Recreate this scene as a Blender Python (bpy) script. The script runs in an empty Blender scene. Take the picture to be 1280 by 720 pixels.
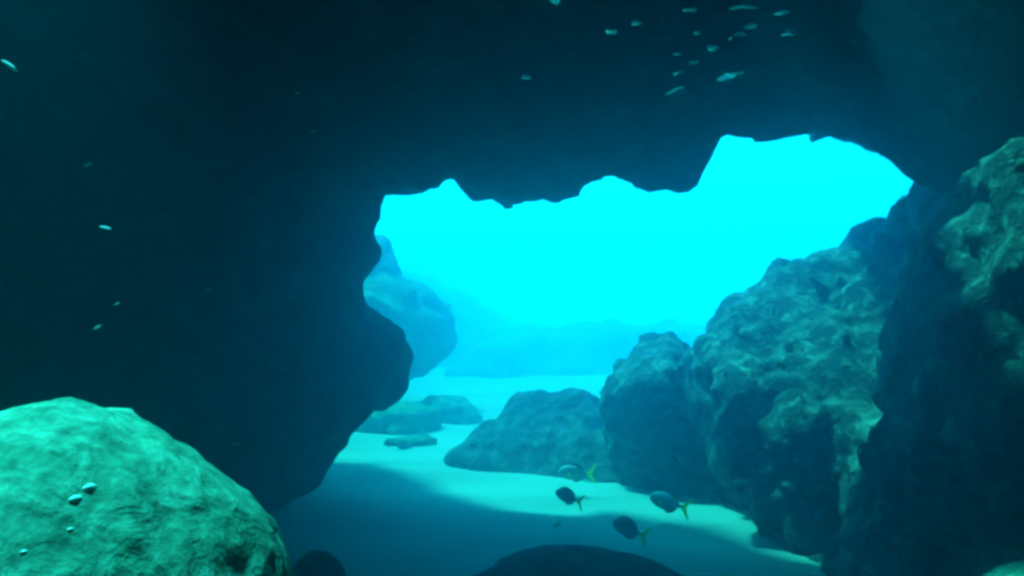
import bpy, bmesh, math, random
import numpy as np
from mathutils import Vector, Matrix
from mathutils.bvhtree import BVHTree

scene = bpy.context.scene
C = scene.collection
R = math.radians

# ------------------------------------------------------------------ camera
F = 1000.0                 # focal length in photograph pixels
EYE = 1.30                 # lens height above the sand
cam = bpy.data.cameras.new("camera")
cam.sensor_width = 36.0
cam.lens = 36.0 * F / 1280.0
cam.shift_y = 40.0 / 1280.0
cam.clip_start = 0.02
cam.clip_end = 500.0
camo = bpy.data.objects.new("camera", cam)
camo.location = (0, 0, EYE)
camo.rotation_euler = (R(90), 0, 0)
C.objects.link(camo)
scene.camera = camo

# ------------------------------------------------------------------ daylight that has come down through the water
SUN = Vector((-0.30, 0.15, 0.942)).normalized()      # direction towards the sun
w = bpy.data.worlds.new("World"); scene.world = w; w.use_nodes = True
nt = w.node_tree; nt.nodes.clear()
out = nt.nodes.new("ShaderNodeOutputWorld")
bg = nt.nodes.new("ShaderNodeBackground"); bg.inputs[1].default_value = 0.15
sky = nt.nodes.new("ShaderNodeTexSky"); sky.sky_type = 'NISHITA'; sky.sun_disc = False
sky.sun_elevation = math.asin(SUN.z)
sky.sun_rotation = math.atan2(SUN.x, SUN.y)
tint = nt.nodes.new("ShaderNodeMixRGB"); tint.blend_type = 'MULTIPLY'; tint.inputs[0].default_value = 1.0
tint.inputs[2].default_value = (0.01, 0.62, 0.90, 1)   # red is lost in the water column
nt.links.new(sky.outputs[0], tint.inputs[1]); nt.links.new(tint.outputs[0], bg.inputs[0])
nt.links.new(bg.outputs[0], out.inputs[0])

sl = bpy.data.lights.new("sun", 'SUN'); sl.energy = 3.6; sl.angle = R(4.0)
sl.color = (0.025, 0.86, 1.0)
so = bpy.data.objects.new("sun", sl); so.location = SUN * 20
so.rotation_euler = SUN.to_track_quat('Z', 'Y').to_euler(); C.objects.link(so)

scene.view_settings.view_transform = 'Standard'
scene.view_settings.look = 'None'
scene.view_settings.gamma = 1.0
scene.view_settings.exposure = 2.3
scene.view_settings.use_curve_mapping = False
scene.render.engine = 'CYCLES'
cy = scene.cycles
cy.use_denoising = True
cy.max_bounces = 8; cy.diffuse_bounces = 4; cy.glossy_bounces = 3; cy.volume_bounces = 3
cy.sample_clamp_indirect = 6.0
cy.pixel_filter_type = 'BLACKMAN_HARRIS'; cy.filter_width = 3.2     # soft small-sensor lens

# ------------------------------------------------------------------ helpers
def W(px, py, d):
    """world point seen at photograph pixel (px, py), d metres ahead"""
    return np.array([(px - 640.0) / F * d, d, EYE + (400.0 - py) / F * d])

def sstep(a, b, x):
    t = np.clip((x - a) / (b - a), 0, 1)
    return t * t * (3 - 2 * t)

def _hash(ix, iy, iz, seed):
    h = (ix.astype(np.int64) * 374761393 + iy.astype(np.int64) * 668265263 + iz.astype(np.int64) * 2147483647 + seed * 974634777) & 0xFFFFFFFF
    h = ((h ^ (h >> 13)) * 1274126177) & 0xFFFFFFFF
    h = ((h ^ (h >> 16)) * 2246822519) & 0xFFFFFFFF
    return ((h ^ (h >> 15)) & 0xFFFFFF).astype(np.float32) / 16777215.0 * 2 - 1

def vnoise(x, y, z, seed=0):
    fx, fy, fz = np.floor(x), np.floor(y), np.floor(z)
    ux, uy, uz = x - fx, y - fy, z - fz
    sx = ux * ux * ux * (ux * (ux * 6 - 15) + 10); sy = uy * uy * uy * (uy * (uy * 6 - 15) + 10); sz = uz * uz * uz * (uz * (uz * 6 - 15) + 10)
    r = 0
    for dx in (0, 1):
        wx = sx if dx else 1 - sx
        for dy in (0, 1):
            wy = sy if dy else 1 - sy
            for dz in (0, 1):
                wz = sz if dz else 1 - sz
                r = r + wx * wy * wz * _hash(fx + dx, fy + dy, fz + dz, seed)
    return r

def fbm(x, y, z, scale, octaves=4, seed=0, gain=0.5, ridged=False):
    a, r, s = 1.0, 0.0, scale
    c, q = 0.8, 0.6
    for o in range(octaves):
        n = vnoise(x * s + 3.1 * o, y * s - 1.7 * o, z * s + 5.3 * o, seed + o)
        if ridged:
            n = 1 - 2 * np.abs(n)
        r = r + a * n
        x, y = c * x - q * y, q * x + c * y
        y, z = c * y - q * z, q * y + c * z
        a *= gain; s *= 2.03
    return r

def surface_nets(f, org, h):
    inside = f < 0
    nx, ny, nz = f.shape
    cs = inside[:-1, :-1, :-1].astype(np.int8)
    tot = np.zeros((nx-1, ny-1, nz-1), np.int8)
    for a in (0, 1):
        for b in (0, 1):
            for c in (0, 1):
                tot += inside[a:nx-1+a, b:ny-1+b, c:nz-1+c]
    act = (tot > 0) & (tot < 8)
    idx = np.full(act.shape, -1, np.int64)
    I, J, K = np.nonzero(act)
    idx[I, J, K] = np.arange(len(I))
    acc = np.zeros((len(I), 3)); cnt = np.zeros(len(I))
    corners = [(a, b, c) for a in (0, 1) for b in (0, 1) for c in (0, 1)]
    for p in corners:
        for ax in range(3):
            if p[ax]: continue
            q = list(p); q[ax] = 1
            f0 = f[I+p[0], J+p[1], K+p[2]]; f1 = f[I+q[0], J+q[1], K+q[2]]
            m = (f0 < 0) != (f1 < 0)
            t = np.where(m, f0 / np.where(m, f0 - f1, 1), 0)
            for k in range(3):
                v = p[k] + (t if k == ax else 0)
                acc[:, k] += np.where(m, v, 0)
            cnt += m
    V = (acc / cnt[:, None] + np.stack([I, J, K], 1)) * h + np.array(org)
    quads = []
    def edge(ax):
        s0 = [slice(1, -1)] * 3; s1 = [slice(1, -1)] * 3
        s0[ax] = slice(0, -1); s1[ax] = slice(1, None)
        A = inside[tuple(s0)]; B = inside[tuple(s1)]
        e = np.nonzero(A != B)
        flip = A[e]
        off = [1, 1, 1]; off[ax] = 0
        g = [e[k] + off[k] for k in range(3)]
        u, v = [(1, 2), (2, 0), (0, 1)][ax]
        def at(du, dv):
            c = [g[0].copy(), g[1].copy(), g[2].copy()]
            c[u] -= du; c[v] -= dv
            return idx[c[0], c[1], c[2]]
        q = np.stack([at(1, 1), at(0, 1), at(0, 0), at(1, 0)], 1)
        q[~flip] = q[~flip][:, ::-1]
        quads.append(q)
    for ax in range(3): edge(ax)
    Q = np.concatenate(quads)
    Q = Q[(Q >= 0).all(1)]
    return V, Q

def main_body(V, Q):
    """drop crumbs that the relief has broken off the main body"""
    lab = np.arange(len(V))
    while True:
        m = lab[Q].min(1)
        new = lab.copy()
        for k in range(4): np.minimum.at(new, Q[:, k], m)
        new = new[new]
        if (new == lab).all(): break
        lab = new
    cnt = np.bincount(lab)
    Q = Q[lab[Q[:, 0]] == cnt.argmax()]
    used = np.unique(Q)
    re = np.zeros(len(V), np.int64); re[used] = np.arange(len(used))
    return V[used], re[Q]

def mesh_np(name, V, Q, smooth=True):
    me = bpy.data.meshes.new(name)
    n = Q.shape[1]
    me.vertices.add(len(V)); me.vertices.foreach_set("co", np.asarray(V, np.float32).ravel())
    me.loops.add(Q.size); me.loops.foreach_set("vertex_index", Q.astype(np.int32).ravel())
    me.polygons.add(len(Q)); me.polygons.foreach_set("loop_start", np.arange(0, Q.size, n, dtype=np.int32))
    me.update(calc_edges=True); me.validate()
    me.polygons.foreach_set("use_smooth", np.full(len(me.polygons), smooth))
    return me

def sub_mesh(name, V, Q, keep):
    q = Q[keep]
    used = np.unique(q)
    remap = np.zeros(len(V), np.int64); remap[used] = np.arange(len(used))
    return mesh_np(name, V[used], remap[q])

def tag(o, label=None, cat=None, group=None, kind=None):
    if label: o["label"] = label
    if cat: o["category"] = cat
    if group: o["group"] = group
    if kind: o["kind"] = kind
    return o

def link(name, me, mat=None, parent=None, loc=None):
    o = bpy.data.objects.new(name, me); C.objects.link(o)
    if mat and me is not None:
        me.materials.clear(); me.materials.append(mat)
    if parent: o.parent = parent
    if loc is not None: o.location = loc
    return o

def hull_planes(pts):
    bm = bmesh.new()
    for p in pts: bm.verts.new(tuple(p))
    bmesh.ops.convex_hull(bm, input=bm.verts)
    bm.normal_update()
    cen = Vector(np.mean(np.array(pts), 0))
    pl = []
    for f in bm.faces:
        n = f.normal.copy(); d = n.dot(f.verts[0].co)
        if n.dot(cen) > d: n = -n; d = -d
        pl.append((n.x, n.y, n.z, d))
    bm.free()
    return np.unique(np.round(np.array(pl), 4), axis=0)

def hull_sdf(X, Y, Z, pts, k=0.12):
    """rounded convex hull: smooth maximum of its planes"""
    pl = hull_planes(pts)
    acc = 0
    m = None
    for a, b, c, d in pl:
        v = a * X + b * Y + c * Z - d
        m = v if m is None else np.maximum(m, v)
    for a, b, c, d in pl:
        acc = acc + np.exp(np.clip((a * X + b * Y + c * Z - d - m) / k, -30, 0))
    return m + k * np.log(acc) * 0.6

def ell_sdf(X, Y, Z, c, r, rot=0.0):
    x, y, z = X - c[0], Y - c[1], Z - c[2]
    ca, sa = math.cos(rot), math.sin(rot)
    x, y = ca * x + sa * y, -sa * x + ca * y
    k = np.sqrt((x / r[0])**2 + (y / r[1])**2 + (z / r[2])**2)
    return (k - 1) * min(r)

def grid(lo, hi, h):
    ax = [np.arange(lo[k], hi[k] + h, h) for k in range(3)]
    return np.meshgrid(*ax, indexing='ij')

def band_noise(f, X, Y, Z, width, *layers):
    """add fractal relief to a field near its surface; layers = (scale, amplitude, octaves, seed, ridged)"""
    m = np.abs(f) < width
    x, y, z = X[m], Y[m], Z[m]
    add = 0
    for s, a, o, sd, rg in layers:
        add = add + a * fbm(x, y, z, s, o, sd, 0.52, rg)
    f[m] += add
    return f

def rock(name, label, cat, mat, fn, lo, hi, h, layers, group=None, width=0.45, parent=None):
    X, Y, Z = grid(lo, hi, h)
    f = fn(X, Y, Z)
    f = band_noise(f, X, Y, Z, width, *layers)
    e = 1.5 * h                                       # close the block at the grid's border
    b = np.maximum.reduce([lo[0] + e - X, X - hi[0] + e, lo[1] + e - Y, Y - hi[1] + e, lo[2] + e - Z, Z - hi[2] + e])
    f = np.maximum(f, b)
    V, Q = main_body(*surface_nets(f, lo, h))
    base = np.array([V[:, 0].mean(), V[:, 1].mean(), max(V[:, 2].min(), -0.05)])
    o = link(name, mesh_np(name, V - base, Q), mat, parent, base)
    if parent is None: tag(o, label, cat, group)
    return o

# ------------------------------------------------------------------ materials
def rock_material(name, dark, mid, pale, scale=1.0, pale_amount=0.5, bump=0.6, rough=0.95, speck=0.0):
    m = bpy.data.materials.new(name); m.use_nodes = True
    t = m.node_tree; N = t.nodes; L = t.links
    b = N["Principled BSDF"]; b.inputs["Roughness"].default_value = rough
    b.inputs["Specular IOR Level"].default_value = 0.15
    tc = N.new("ShaderNodeTexCoord")
    def noise(s, det=6, rg=0.6, dist=0.0):
        n = N.new("ShaderNodeTexNoise"); n.inputs["Scale"].default_value = s * scale
        n.inputs["Detail"].default_value = det; n.inputs["Roughness"].default_value = rg
        n.inputs["Distortion"].default_value = dist
        L.new(tc.outputs["Object"], n.inputs["Vector"]); return n
    n1 = noise(2.1, 8, 0.65, 0.4); n2 = noise(7.5, 6, 0.6, 0.6); n3 = noise(26, 4, 0.6)
    r1 = N.new("ShaderNodeValToRGB"); r1.color_ramp.elements[0].position = 0.36; r1.color_ramp.elements[1].position = 0.64
    r1.color_ramp.elements[0].color = (*dark, 1); r1.color_ramp.elements[1].color = (*mid, 1)
    L.new(n1.outputs[0], r1.inputs[0])
    r2 = N.new("ShaderNodeValToRGB"); r2.color_ramp.elements[0].position = 0.62 - 0.3 * pale_amount; r2.color_ramp.elements[1].position = 0.78 - 0.2 * pale_amount
    L.new(n2.outputs[0], r2.inputs[0])
    mx = N.new("ShaderNodeMixRGB"); L.new(r2.outputs[0], mx.inputs[0]); L.new(r1.outputs[0], mx.inputs[1]); mx.inputs[2].default_value = (*pale, 1)
    r3 = N.new("ShaderNodeMapRange"); r3.inputs[1].default_value = 0.3; r3.inputs[2].default_value = 0.7; r3.inputs[3].default_value = 0.55; r3.inputs[4].default_value = 1.3
    L.new(n3.outputs[0], r3.inputs[0])
    mm = N.new("ShaderNodeMixRGB"); mm.blend_type = 'MULTIPLY'; mm.inputs[0].default_value = 1
    L.new(mx.outputs[0], mm.inputs[1]); L.new(r3.outputs[0], mm.inputs[2])
    L.new(mm.outputs[0], b.inputs["Base Color"])
    ad = N.new("ShaderNodeMath"); ad.operation = 'MULTIPLY_ADD'; ad.inputs[1].default_value = 0.35
    L.new(n3.outputs[0], ad.inputs[0]); L.new(n2.outputs[0], ad.inputs[2])
    bp = N.new("ShaderNodeBump"); bp.inputs["Strength"].default_value = bump; bp.inputs["Distance"].default_value = 0.06 / scale
    L.new(ad.outputs[0], bp.inputs["Height"]); L.new(bp.outputs[0], b.inputs["Normal"])
    return m

def plain(name, col, rough=0.6, metal=0.0, spec=0.4, var=0.25, scale=30):
    m = bpy.data.materials.new(name); m.use_nodes = True
    t = m.node_tree; b = t.nodes["Principled BSDF"]
    n = t.nodes.new("ShaderNodeTexNoise"); n.inputs["Scale"].default_value = scale; n.inputs["Detail"].default_value = 4
    tc = t.nodes.new("ShaderNodeTexCoord"); t.links.new(tc.outputs["Object"], n.inputs["Vector"])
    r = t.nodes.new("ShaderNodeMixRGB"); t.links.new(n.outputs[0], r.inputs[0])
    r.inputs[1].default_value = (*[c * (1 - var) for c in col], 1); r.inputs[2].default_value = (*[min(1, c * (1 + var)) for c in col], 1)
    t.links.new(r.outputs[0], b.inputs["Base Color"])
    b.inputs["Roughness"].default_value = rough; b.inputs["Metallic"].default_value = metal
    b.inputs["Specular IOR Level"].default_value = spec
    return m

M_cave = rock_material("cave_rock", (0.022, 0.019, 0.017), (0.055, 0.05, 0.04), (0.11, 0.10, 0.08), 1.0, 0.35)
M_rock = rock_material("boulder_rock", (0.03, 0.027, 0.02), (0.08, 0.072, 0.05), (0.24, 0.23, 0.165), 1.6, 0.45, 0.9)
M_low = rock_material("low_rock", (0.025, 0.023, 0.018), (0.06, 0.055, 0.04), (0.15, 0.145, 0.10), 1.2, 0.4, 0.8)
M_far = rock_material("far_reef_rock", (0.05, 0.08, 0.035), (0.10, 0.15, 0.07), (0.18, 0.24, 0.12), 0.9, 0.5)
M_pale = rock_material("algae_boulder", (0.08, 0.17, 0.11), (0.17, 0.34, 0.20), (0.25, 0.42, 0.28), 2.6, 0.5, 0.35)
M_dark = rock_material("dark_boulder", (0.03, 0.035, 0.025), (0.07, 0.075, 0.05), (0.13, 0.13, 0.09), 2.5, 0.4, 0.8)

def sand_material():
    m = bpy.data.materials.new("pale_sand"); m.use_nodes = True
    t = m.node_tree; N = t.nodes; L = t.links; b = N["Principled BSDF"]
    b.inputs["Roughness"].default_value = 1.0; b.inputs["Specular IOR Level"].default_value = 0.1
    tc = N.new("ShaderNodeTexCoord")
    mp = N.new("ShaderNodeMapping"); mp.inputs["Rotation"].default_value = (0, 0, R(-35)); mp.inputs["Scale"].default_value = (0.5, 1.6, 1)
    L.new(tc.outputs["Object"], mp.inputs[0])
    n = N.new("ShaderNodeTexNoise"); n.inputs["Scale"].default_value = 1.2; n.inputs["Detail"].default_value = 6
    L.new(mp.outputs[0], n.inputs["Vector"])
    r = N.new("ShaderNodeValToRGB"); r.color_ramp.elements[0].position = 0.3; r.color_ramp.elements[1].position = 0.7
    r.color_ramp.elements[0].color = (0.19, 0.195, 0.145, 1); r.color_ramp.elements[1].color = (0.28, 0.285, 0.215, 1)
    L.new(n.outputs[0], r.inputs[0]); L.new(r.outputs[0], b.inputs["Base Color"])
    n2 = N.new("ShaderNodeTexNoise"); n2.inputs["Scale"].default_value = 60; n2.inputs["Detail"].default_value = 3
    L.new(tc.outputs["Object"], n2.inputs["Vector"])
    bp = N.new("ShaderNodeBump"); bp.inputs["Strength"].default_value = 0.3; bp.inputs["Distance"].default_value = 0.01
    L.new(n2.outputs[0], bp.inputs["Height"]); L.new(bp.outputs[0], b.inputs["Normal"])
    return m
M_sand = sand_material()

# ------------------------------------------------------------------ seabed
def sand_height(x, y):
    n = fbm(x, y, x * 0, 0.35, 3, 11) * 0.05
    u = 0.82 * x - 0.57 * y                                     # long low sand waves running along the passage
    v = 0.57 * x + 0.82 * y
    n = n + 0.018 * np.sin(v * 5.2 + 1.1 * fbm(x, y, x * 0, 0.8, 2, 5)) * sstep(-2, 2, y)
    n = n + sstep(14, 40, y) * 0.5 * fbm(x, y, x * 0, 0.12, 3, 8)
    return n * sstep(60, 30, np.hypot(x, y))
axx = np.concatenate([-np.geomspace(68, 6, 24), np.linspace(-5.7, 5.7, 190), np.geomspace(6, 68, 24)])
ayy = np.concatenate([-np.geomspace(68, 4, 20), np.linspace(-3.7, 14, 240), np.geomspace(14.4, 68, 24)])
GX, GY = np.meshgrid(axx, ayy, indexing='ij')
GZ = sand_height(GX, GY)
nI, nJ = GX.shape
ids = np.arange(nI * nJ).reshape(nI, nJ)
Q = np.stack([ids[:-1, :-1], ids[1:, :-1], ids[1:, 1:], ids[:-1, 1:]], -1).reshape(-1, 4)
seabed = link("seabed", mesh_np("seabed", np.stack([GX, GY, GZ], -1).reshape(-1, 3), Q), M_sand)
tag(seabed, kind="structure")

# ------------------------------------------------------------------ cave: wall on the left, roof above, one body of rock
H = 0.05
lo, hi = (-5.8, -3.6, -0.5), (6.0, 8.9, 4.3)
X, Y, Z = grid(lo, hi, H)
Y0 = 5.2
prof_px = [(250, 490), (268, 482), (285, 480), (315, 489), (333, 491), (350, 463), (372, 474), (405, 505), (455, 517), (490, 500), (545, 455), (610, 400), (645, 345)]
pz = [EYE + (400 - p[0]) / F * Y0 for p in prof_px][::-1]
pxx = [(p[1] - 640) / F * Y0 for p in prof_px][::-1]
pz = [-0.6] + pz + [2.6, 4.5]
pxx = [pxx[0] - 0.5] + pxx + [-0.75, -1.0]
z1 = np.arange(lo[2], hi[2] + H, H)
ramp = np.interp(Z, pz, pxx)
dy = Y - Y0
back = 0.62 * (np.sqrt(dy**2 + 0.06) - 0.245) + np.where(dy < 0, -dy * 0.25, 0)
d_wall = (X - (ramp - back)) * 0.72
d_wall = np.maximum(d_wall, Y - 7.6)
zc = 2.27 + 0.225 * np.maximum(0, Y - 4.2) + 0.42 * sstep(4.1, 2.8, Y) + 0.026 * vnoise(X * 8.0, Y * 3.0, X * 0, 14)
zc = zc - 0.55 * np.maximum(0, X - 0.42 * np.maximum(Y, 3.5))          # the roof comes down on the right
edge = sstep(1.11, 1.00, X)
we = sstep(3.7, 4.6, Y) * edge
zc = zc * (1 - we) + (EYE + 0.153 * Y) * we
zc = zc + 0.17 * np.exp(-((X + 0.075 * Y) / 0.10)**2) * sstep(4.2, 4.7, Y)
zc = zc + 0.015 * np.exp(-((X - 0.5) / 0.2)**2) * sstep(4.3, 4.7, Y) - 0.07 * np.exp(-((X - 0.88) / 0.2)**2) * sstep(4.0, 4.4, Y)
yend = 4.28 + 0.26 * vnoise(X * 2.6, Z * 0.0, X * 0.0, 9) * sstep(1.2, 1.45, X) + 0.32 * edge + 1.10 * sstep(0.6, -0.1, X) + 1.6 * sstep(1.5, 2.2, X)
d_roof = np.maximum((zc - Z) * 0.85, Y - yend)
d_back = Y + 2.4
d_right = np.maximum(4.9 - X, Y - 6.0)
f = np.minimum(np.minimum(d_wall, d_roof), np.minimum(d_back, d_right))
f = np.maximum(f, np.maximum.reduce([-5.7 - X, X - 5.9, -3.5 - Y, Y - 8.8, -0.4 - Z, Z - 4.05]))
f = band_noise(f, X, Y, Z, 0.4, (0.7, 0.07, 2, 21, False), (2.6, 0.045, 3, 31, True), (1.3, 0.03, 2, 77, False))
# unseen ragged holes added to the roof, aimed at the sun to light chosen spots
s = np.array(SUN)
ua = np.cross(s, [0, 0, 1.0]); ua /= np.linalg.norm(ua); va = np.cross(ua, s)
PU = X * ua[0] + Y * ua[1] + Z * ua[2]
PV = X * va[0] + Y * va[1] + Z * va[2]
hole = np.full_like(f, 9.0)
shafts = [  # (point that is lit, radius u, radius v, raggedness)
    (W(1240, 195, 3.2), 0.36, 0.27, 0.10),
    (W(1275, 455, 2.7), 0.12, 0.12, 0.06),
    (np.array([1.22, 2.0, 0.66]), 0.13, 0.12, 0.03),
    (W(75, 650, 0.74), 0.255, 0.24, 0.03),
]
q = np.zeros_like(PU)
rag = 0.6 * vnoise(PU * 3.3, PV * 3.3, q, 5) + 0.6 * vnoise(PU * 7.1, PV * 7.1, q, 6)
for P, ru, rv, rg in shafts:
    pu, pv = P @ ua, P @ va
    k = np.sqrt(((PU - pu) / ru)**2 + ((PV - pv) / rv)**2) - 1
    hole = np.minimum(hole, k * min(ru, rv) + rag * rg)
hole = np.where(Z < 1.9, 9.0, hole)                     # only the roof is pierced
f = np.maximum(f, -hole)
V, Q = surface_nets(f, lo, H)
tris = V[Q]
cen = tris.mean(1)
nrm = np.cross(tris[:, 2] - tris[:, 0], tris[:, 3] - tris[:, 1])
cave = link("rock_cave", None, None, None, (0, 3.0, 0))
tag(cave, "dark craggy rock cave whose wall and roof frame the bright opening", "cave")
is_wall = (cen[:, 0] < -0.3) & (cen[:, 2] < 1.95 + 0.2 * vnoise(cen[:, 0] * 2, cen[:, 1] * 2, cen[:, 2] * 0, 3))
is_ledge = (cen[:, 0] > -0.3) & (cen[:, 0] < 1.35) & (cen[:, 1] > 4.5) & (cen[:, 1] < 5.6) & (cen[:, 2] < 2.5)
is_ledge &= ~is_wall
off = np.array([0, 3.0, 0])
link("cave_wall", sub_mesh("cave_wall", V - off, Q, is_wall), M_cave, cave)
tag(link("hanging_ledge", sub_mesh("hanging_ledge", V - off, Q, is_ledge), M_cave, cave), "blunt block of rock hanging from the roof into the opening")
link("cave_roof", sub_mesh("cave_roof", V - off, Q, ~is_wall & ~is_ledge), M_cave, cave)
bvh = BVHTree.FromPolygons([tuple(v) for v in V], [tuple(int(i) for i in q) for q in Q])
del X, Y, Z, f, hole, PU, PV, rag, ramp, back, zc, d_wall, d_roof

# ------------------------------------------------------------------ boulders
bA = [W(845, 404, 5.6), W(872, 378, 5.8), W(965, 366, 6.0), W(1055, 345, 6.0), W(1105, 310, 6.0), W(1170, 240, 5.9),
      W(850, 428, 5.2), W(885, 492, 4.7), W(950, 527, 4.45), W(1080, 564, 4.2), W(1130, 560, 4.3), (2.6, 4.4, 1.1),
      (1.55, 5.7, -0.2), (1.6, 5.0, -0.2), (1.65, 4.5, -0.2), (1.5, 6.8, -0.2), (5.2, 4.0, -0.2), (5.2, 7.0, -0.2), (5.2, 4.6, 2.4), (5.2, 7.0, 2.8)]
bA2 = [W(1290, 225, 2.85), W(1195, 222, 3.8), W(1150, 216, 5.6), W(1195, 192, 4.2), W(1290, 166, 3.1), W(1125, 330, 5.3), W(1135, 450, 4.7), W(1120, 600, 3.9), (1.62, 3.6, -0.2), (1.50, 4.0, -0.2), (1.85, 3.1, -0.2), (2.2, 2.5, -0.2),
       (5.2, 2.0, -0.2), (5.2, 2.2, 2.5), (5.2, 6, 2.6), (5.2, 6, -0.2), (2.4, 5.6, -0.2)]
def fA(X, Y, Z):
    a = hull_sdf(X, Y, Z, bA, 0.10); b = hull_sdf(X, Y, Z, bA2, 0.09)
    k = 0.12
    h = np.clip(0.5 + 0.5 * (b - a) / k, 0, 1)
    return b * (1 - h) + a * h - k * h * (1 - h) - 0.05
rock("boulder", "huge dark boulder sloping up to the roof with sunlit patches on its crest", "boulder", M_rock, fA, (0.3, 1.9, -0.3), (5.0, 7.1, 2.9), 0.036,
     [(1.1, 0.09, 2, 41, False), (3.1, 0.07, 3, 42, True), (8.0, 0.028, 2, 43, False)], "boulders along the right of the passage")
bB = [W(730, 482, 5.9), W(765, 428, 6.3), W(800, 408, 6.5), W(850, 400, 6.3), W(850, 440, 5.6), W(820, 468, 5.6), W(775, 480, 5.7), (0.85, 6.3, -0.2), (1.4, 5.9, -0.2), (0.9, 7.4, -0.2), (1.8, 7.4, -0.2), (1.8, 6.3, -0.2), (1.7, 7.1, 1.1)]
rock("boulder", "mid-sized boulder with a pale lit top wedged beside the huge boulder", "boulder", M_rock, lambda X, Y, Z: hull_sdf(X, Y, Z, bB, 0.07), (0.1, 5.5, -0.3), (2.1, 8.0, 1.6), 0.03,
     [(1.5, 0.05, 2, 51, False), (4.0, 0.04, 3, 52, True)], "boulders along the right of the passage")
bC = [W(552, 568, 7.4), W(580, 545, 7.5), W(655, 488, 7.6), W(700, 486, 7.6), W(738, 478, 7.2), W(625, 560, 6.9), W(600, 582, 7.1), W(670, 605, 6.4), (0.6, 5.9, -0.2), (-0.6, 7.5, -0.2), (-0.2, 8.4, -0.2), (1.0, 8.4, -0.2), (1.1, 6.2, -0.2), (0.8, 7.9, 0.6)]
rock("boulder", "low wedge-shaped rock tapering down to a point on the sand", "boulder", M_low, lambda X, Y, Z: hull_sdf(X, Y, Z, bC, 0.02), (-1.0, 5.6, -0.3), (1.5, 8.8, 1.2), 0.032,
     [(1.6, 0.03, 2, 61, False), (3.6, 0.04, 3, 62, True)], "boulders along the right of the passage")

# pale boulder close by on the left
def fP(X, Y, Z):
    a = ell_sdf(X, Y, Z, (-0.452, 0.80, 0.888), (0.245, 0.26, 0.285), 0.2)
    b = ell_sdf(X, Y, Z, (-0.50, 0.82, 0.40), (0.30, 0.34, 0.75), 0.0)
    k = 0.12
    h = np.clip(0.5 + 0.5 * (b - a) / k, 0, 1)
    return b * (1 - h) + a * h - k * h * (1 - h)
pale = rock("boulder", "smooth pale green algae-dusted round boulder beside the cave wall", "boulder", M_pale, fP, (-0.95, 0.35, -0.2), (0.0, 1.3, 1.32), 0.009,
            [(3.0, 0.008, 2, 71, False), (14.0, 0.004, 3, 72, False), (44.0, 0.0025, 2, 73, False)], width=0.09)

# dark boulder top under the camera's view, and small rocks
rock("boulder", "dark low-domed boulder half sunk in the shaded sand", "boulder", M_dark, lambda X, Y, Z: np.minimum(ell_sdf(X, Y, Z, (0.28, 3.0, 0.05), (0.62, 0.55, 0.40), -0.25), ell_sdf(X, Y, Z, (0.62, 2.9, 0.0), (0.5, 0.45, 0.34), 0)),
     (-0.6, 2.2, -0.3), (1.4, 3.8, 0.8), 0.022, [(2.0, 0.03, 2, 81, False), (7.0, 0.015, 3, 82, False)], width=0.2)
rock("stone", "pale flat-topped stone at the foot of the huge boulder", "stone", M_pale, lambda X, Y, Z: ell_sdf(X, Y, Z, (1.42, 2.05, 0.30), (0.34, 0.3, 0.38), 0), (0.9, 1.6, -0.3), (1.9, 2.5, 0.9), 0.02,
     [(3.0, 0.02, 3, 83, False)], width=0.2)
rock("stone", "small dark stone tucked against the pale green boulder", "stone", M_dark, lambda X, Y, Z: ell_sdf(X, Y, Z, (-0.62, 2.6, 0.30), (0.12, 0.14, 0.27), 0.4), (-0.9, 2.3, -0.3), (-0.3, 2.9, 0.8), 0.02,
     [(5.0, 0.02, 3, 84, False)], width=0.2)

# hazy reef beyond the opening
rock("reef_rock", "tall hazy blue-green rock bulging out beyond the cave wall", "rock", M_far, lambda X, Y, Z: np.minimum(ell_sdf(X, Y, Z, (-2.2, 11.5, 1.18), (1.33, 1.4, 0.92), 0.2), ell_sdf(X, Y, Z, (-3.05, 11.8, 1.85), (1.6, 1.4, 1.0), 0)), (-4.9, 9.8, -0.3), (-0.4, 13.6, 3.3), 0.07,
     [(0.9, 0.14, 2, 91, False), (2.4, 0.055, 3, 92, True)], "reef rocks beyond the opening", width=0.6)
rock("reef_rock", "very faint high reef slope fading into the bright water", "rock", M_far, lambda X, Y, Z: hull_sdf(X, Y, Z, [(-9, 24, -0.3), (-9, 24, 4.0), (-5.4, 24, 3.6), (-2.6, 24, 2.4), (0.6, 23, 0.9), (1.8, 23, -0.3), (-9, 29, 4.0), (3, 29, -0.3), (-3, 29, 3)], 0.2), (-8.8, 22, -0.4), (3, 29.2, 4.15), 0.15,
     [(0.5, 0.3, 2, 101, False), (1.5, 0.12, 3, 102, True)], "reef rocks beyond the opening", width=0.7)
rock("reef_rock", "long low hazy reef bank lying across the bright sand", "rock", M_far, lambda X, Y, Z: hull_sdf(X, Y, Z, [(-1.8, 18.5, -0.3), (-1.1, 18.6, 0.85), (0.5, 18.8, 1.2), (2.6, 19, 1.3), (5.0, 19, 1.0), (5.6, 18.5, -0.3), (-1.4, 22, -0.3), (5.6, 22, -0.3), (0, 21, 1.2), (5.0, 21, 1.2)], 0.15), (-2.4, 17.6, -0.4), (6.0, 22.3, 2.0), 0.11,
     [(0.7, 0.17, 2, 111, False), (2.0, 0.09, 3, 112, True)], "reef rocks beyond the opening", width=0.6)
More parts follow.
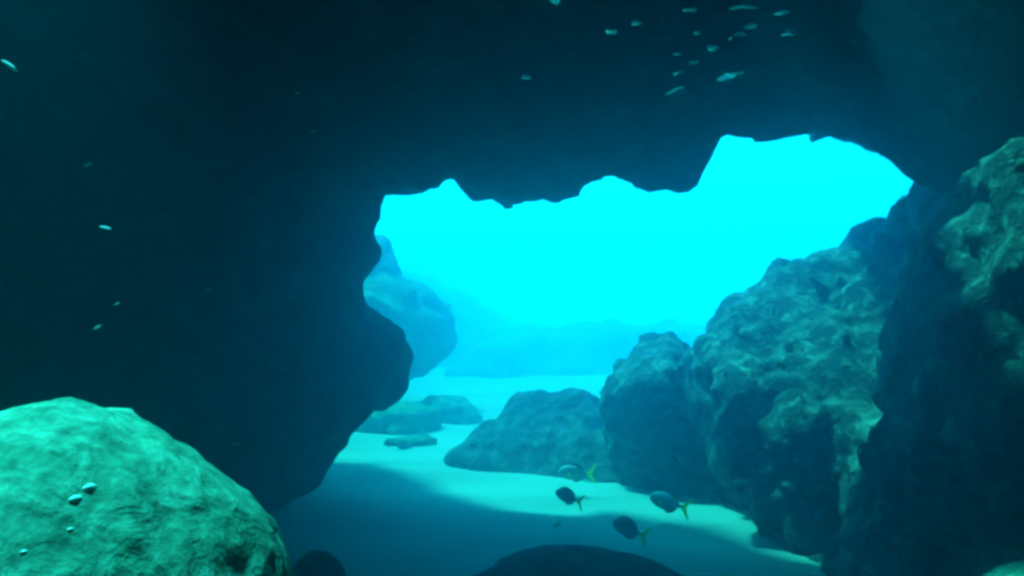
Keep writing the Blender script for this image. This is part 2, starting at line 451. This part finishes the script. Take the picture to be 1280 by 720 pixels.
for lab, c, r, sd in [("flat hazy rock on the sand behind the cave wall's foot", (-1.35, 9.6, 0.08), (0.55, 0.45, 0.26), 121),
                      ("small hazy stone on the sand below the bulging rock", (-0.85, 10.6, 0.05), (0.35, 0.4, 0.24), 122),
                      ("low hazy stone beside the point of the wedge-shaped rock", (-1.0, 8.4, 0.02), (0.5, 0.3, 0.13), 123)]:
    rock("reef_stone", lab, "stone", M_far, lambda X, Y, Z: ell_sdf(X, Y, Z, c, r, 0.3), tuple(c[k] - r[k] * 1.7 for k in range(3)), tuple(c[k] + r[k] * 1.7 for k in range(3)), 0.05,
         [(1.6, 0.06, 2, sd, False), (4.5, 0.04, 2, sd + 30, True)], "reef rocks beyond the opening", width=0.25)

# shell crusts on the pale boulder
rnd = random.Random(4)
M_shell = plain("shell_white", (0.8, 0.8, 0.7), 0.7)
pm = pale.data
pbvh = BVHTree.FromPolygons([v.co + pale.location for v in pm.vertices], [tuple(p.vertices) for p in pm.polygons])
def blob(name, r, seed, squash=0.5, sub=2):
    bm = bmesh.new(); bmesh.ops.create_icosphere(bm, subdivisions=sub, radius=1)
    for v in bm.verts:
        n = float(vnoise(np.array([v.co.x * 1.6 + seed]), np.array([v.co.y * 1.6]), np.array([v.co.z * 1.6]), seed)[0])
        v.co *= 1 + 0.28 * n
        v.co = Vector((v.co.x * r[0], v.co.y * r[1], v.co.z * r[2]))
    me = bpy.data.meshes.new(name); bm.to_mesh(me); bm.free()
    for p in me.polygons: p.use_smooth = True
    return me
def on_surface(tree, px, py):
    d = Vector(((px - 640) / F, 1, (400 - py) / F)).normalized()
    return tree.ray_cast(Vector((0, 0, EYE)), d)
shell_me = blob("shell", (0.0045, 0.003, 0.002), 3)
shell_me.materials.append(M_shell)
for px, py, sc in [(95, 624, 1.2), (112, 610, 1.3), (30, 690, 0.6), (88, 662, 0.6)]:
    hit, n, *_ = on_surface(pbvh, px, py)
    if hit is None: continue
    o = bpy.data.objects.new("shell", shell_me); C.objects.link(o); o.parent = pale
    o.location = hit - pale.location; o.rotation_euler = n.to_track_quat('Z', 'Y').to_euler(); o.scale = (sc, sc, sc)

# ------------------------------------------------------------------ silvery air pockets trapped under the roof
M_air = plain("trapped_air", (0.9, 0.92, 0.92), 0.12, 1.0, 0.5, 0.03)
pockets = [(903, 103, 0.082, 0.085, "largest silvery pocket of trapped air under the rock roof"),
           (841, 117, 0.068, 0.055, "silvery air pocket beside the largest one under the roof"),
           (692, 6, 0.080, 0.060, "round silvery air pocket alone on the roof far from the others")]
small = [(848, 92, .04, .018), (762, 40, .045, .018), (795, 28, .04, .012), (928, 10, .10, .018), (975, 17, .05, .016), (936, 33, .05, .016), (920, 45, .06, .02), (982, 41, .05, .016), (889, 60, .05, .014), (845, 67, .035, .012), (905, 90, .045, .012), (863, 78, .04, .02), (657, 95, .035, .01), (860, 12, .05, .012), (870, 40, .03, .01)]
pockets += [(a, b, c, d, None) for a, b, c, d in small]
for k, (px, py, rx, ry, lab) in enumerate(pockets):
    hit, n, *_ = on_surface(bvh, px, py)
    if hit is None: continue
    sc = hit.y / 5.0
    me = blob("air_pocket", (rx * sc, ry * 3.4 * sc, 0.011), 7 + k, sub=3)
    o = link("air_pocket", me, M_air, None, hit + Vector((0, -0.03, -0.012)))
    o.rotation_euler = (R(180 + 1), 0, 0)
    tag(o, lab or "small silvery streak of trapped air clinging to the rock roof", "air bubble", None if lab else "small air streaks under the roof")

# ------------------------------------------------------------------ fish
M_body = plain("fish_grey", (0.34, 0.38, 0.38), 0.45, 0.0, 0.5, 0.3, 25)
M_fin = plain("fish_fin", (0.14, 0.16, 0.15), 0.5, 0.0, 0.4, 0.3, 40)
M_tail = plain("fish_yellow_tail", (0.85, 0.80, 0.05), 0.5, 0.0, 0.4, 0.12, 40)
def thin_skin(m, amount):
    """fin membrane: light passes through it"""
    t = m.node_tree; b = t.nodes["Principled BSDF"]; o = t.nodes["Material Output"]
    tr = t.nodes.new("ShaderNodeBsdfTranslucent"); mx = t.nodes.new("ShaderNodeMixShader"); mx.inputs[0].default_value = amount
    t.links.new(b.inputs["Base Color"].links[0].from_socket, tr.inputs[0])
    t.links.new(b.outputs[0], mx.inputs[1]); t.links.new(tr.outputs[0], mx.inputs[2]); t.links.new(mx.outputs[0], o.inputs[0])
thin_skin(M_tail, 0.6); thin_skin(M_fin, 0.4)
M_eye = plain("fish_eye", (0.02, 0.02, 0.02), 0.2, 0.0, 0.5, 0.1)
def fish_body():
    prof = [(-0.50, 0.012, 0.008, -0.02), (-0.47, 0.07, 0.035, -0.015), (-0.40, 0.15, 0.06, 0.0), (-0.28, 0.225, 0.085, 0.01), (-0.12, 0.262, 0.095, 0.01),
            (0.06, 0.255, 0.085, 0.005), (0.22, 0.195, 0.06, 0.0), (0.34, 0.11, 0.035, 0.0), (0.42, 0.055, 0.02, 0.0), (0.48, 0.045, 0.014, 0.0), (0.50, 0.01, 0.005, 0.0)]
    bm = bmesh.new(); rings = []; n = 16
    for x, hz, wy, c in prof:
        rings.append([bm.verts.new((x, wy * math.sin(2 * math.pi * k / n), c + hz * math.cos(2 * math.pi * k / n))) for k in range(n)])
    for a, b in zip(rings, rings[1:]):
        for k in range(n): bm.faces.new((a[k], a[(k + 1) % n], b[(k + 1) % n], b[k]))
    bm.faces.new(rings[0][::-1]); bm.faces.new(rings[-1])
    bmesh.ops.recalc_face_normals(bm, faces=bm.faces)
    me = bpy.data.meshes.new("body"); bm.to_mesh(me); bm.free()
    for p in me.polygons: p.use_smooth = True
    return me
def fin(name, pts, th=0.012, bend=0.0):
    bm = bmesh.new()
    A = [bm.verts.new((x, th / 2 + bend * abs(z), z)) for x, z in pts]; B = [bm.verts.new((x, -th / 2 + bend * abs(z), z)) for x, z in pts]
    bm.faces.new(A); bm.faces.new(B[::-1])
    for k in range(len(pts)):
        j = (k + 1) % len(pts); bm.faces.new((A[k], B[k], B[j], A[j]))
    bmesh.ops.recalc_face_normals(bm, faces=bm.faces); bmesh.ops.triangulate(bm, faces=[f for f in bm.faces if len(f.verts) > 4])
    me = bpy.data.meshes.new(name); bm.to_mesh(me); bm.free(); return me
me_body = fish_body(); me_body.materials.append(M_body)
tail_pts = [(0.46, 0.045), (0.54, 0.10), (0.64, 0.22), (0.73, 0.33), (0.765, 0.35), (0.755, 0.29), (0.70, 0.17), (0.655, 0.06), (0.645, 0.0), (0.655, -0.06), (0.70, -0.17), (0.755, -0.29), (0.765, -0.35), (0.73, -0.33), (0.64, -0.22), (0.54, -0.10), (0.46, -0.045)]
me_tail = fin("tail_fin", tail_pts, 0.014, 0.05); me_tail.materials.append(M_tail)
dor = [(-0.30, 0.215), (-0.26, 0.28), (-0.10, 0.335), (0.10, 0.33), (0.26, 0.27), (0.36, 0.17), (0.36, 0.08), (0.20, 0.18), (0.0, 0.24), (-0.15, 0.25)]
me_dor = fin("dorsal_fin", dor); me_dor.materials.append(M_fin)
me_anal = fin("anal_fin", [(0.0, -0.23), (0.04, -0.31), (0.16, -0.30), (0.28, -0.24), (0.36, -0.15), (0.36, -0.08), (0.20, -0.17)]); me_anal.materials.append(M_fin)
me_pec = fin("pectoral_fin", [(0, 0.03), (0.10, 0.06), (0.17, 0.0), (0.13, -0.07), (0.04, -0.05)]); me_pec.materials.append(M_tail)
me_eye = blob("eye", (0.028, 0.012, 0.028), 1); me_eye.materials.append(M_eye)
def fish(label, pos, L, yaw, roll=0, pitch=0):
    e = link("fish", None, None, None, pos); e.scale = (L, L, L)
    e.rotation_euler = (R(roll), R(pitch), R(yaw))
    tag(e, label, "fish", "yellow-tailed fish")
    for nm, me in (("body", me_body), ("tail_fin", me_tail), ("dorsal_fin", me_dor), ("anal_fin", me_anal)):
        link(nm, me, None, e)
    for sd in (1, -1):
        p = link("pectoral_fin", me_pec, None, e, (-0.20, 0.085 * sd, -0.03)); p.rotation_euler = (0, 0, R(28 * sd))
        link("eye", me_eye, None, e, (-0.385, 0.058 * sd, 0.04))
    return e
fish("pale grey fish with wide yellow forked tail against the dark boulder", W(832, 627, 5.1), 0.215, -28, 0, 12)
fish("grey fish with bright upright yellow tail, topmost of the group by the boulder", W(716, 591, 5.7), 0.215, -12, 8, 2)
fish("dark fish hanging just under another fish, crossing the bright sand edge", W(708, 620, 4.7), 0.155, -35, 0, 14)
fish("dark fish with dull yellow tail, lowest over the bright sand strip", W(783, 660, 4.2), 0.175, -38, 0, 14)

# ------------------------------------------------------------------ drifting specks
M_speck = plain("drift_speck", (0.85, 0.85, 0.78), 0.8)
specks = [(296, 555, 1.2, 5.5, 12), (132, 285, 1.0, 8, -14), (12, 82, 0.8, 12, -35), (391, 164, 1.2, 5, 5), (110, 206, 1.1, 6, 20), (122, 409, 1.0, 6, 28), (372, 116, 1.3, 4, 0), (146, 380, 1.0, 4, 25), (262, 362, 1.3, 4, 10),
          (846, 510, 2.4, 4, 5), (1219, 581, 1.6, 4, -50), (844, 573, 3.2, 7, -40), (890, 626, 3.0, 5, 0), (697, 655, 3.6, 6, 20), (954, 664, 2.6, 8, 80), (1190, 150, 1.6, 3, 0)]
for k, (px, py, d, size, ang) in enumerate(specks):
    L_ = size / F * d
    me = blob("drifting_speck", (L_ * 1.0, L_ * 0.35, L_ * 0.22), 40 + k)
    o = link("drifting_speck", me, M_speck, None, W(px, py, d)); o.rotation_euler = (0, R(-ang), 0)
    tag(o, "tiny pale speck drifting in the water", "speck", "drifting specks in the water")

# ------------------------------------------------------------------ the water itself: one even volume round everything
bm = bmesh.new(); bmesh.ops.create_cube(bm, size=1.0)
for v in bm.verts: v.co = Vector((v.co.x * 150, v.co.y * 150, 1.75 + v.co.z * 6.1))
me = bpy.data.meshes.new("haze"); bm.to_mesh(me); bm.free()
hm = bpy.data.materials.new("water_haze"); hm.use_nodes = True
t = hm.node_tree; t.nodes.clear()
o_ = t.nodes.new("ShaderNodeOutputMaterial"); pv = t.nodes.new("ShaderNodeVolumePrincipled")
pv.inputs["Color"].default_value = (0.02, 0.66, 0.93, 1)
pv.inputs["Absorption Color"].default_value = (0.0, 0.6, 0.7, 1)
pv.inputs["Density"].default_value = 0.12
pv.inputs["Anisotropy"].default_value = 0.78
t.links.new(pv.outputs[0], o_.inputs["Volume"])
hz = link("haze", me, hm); tag(hz, kind="stuff")
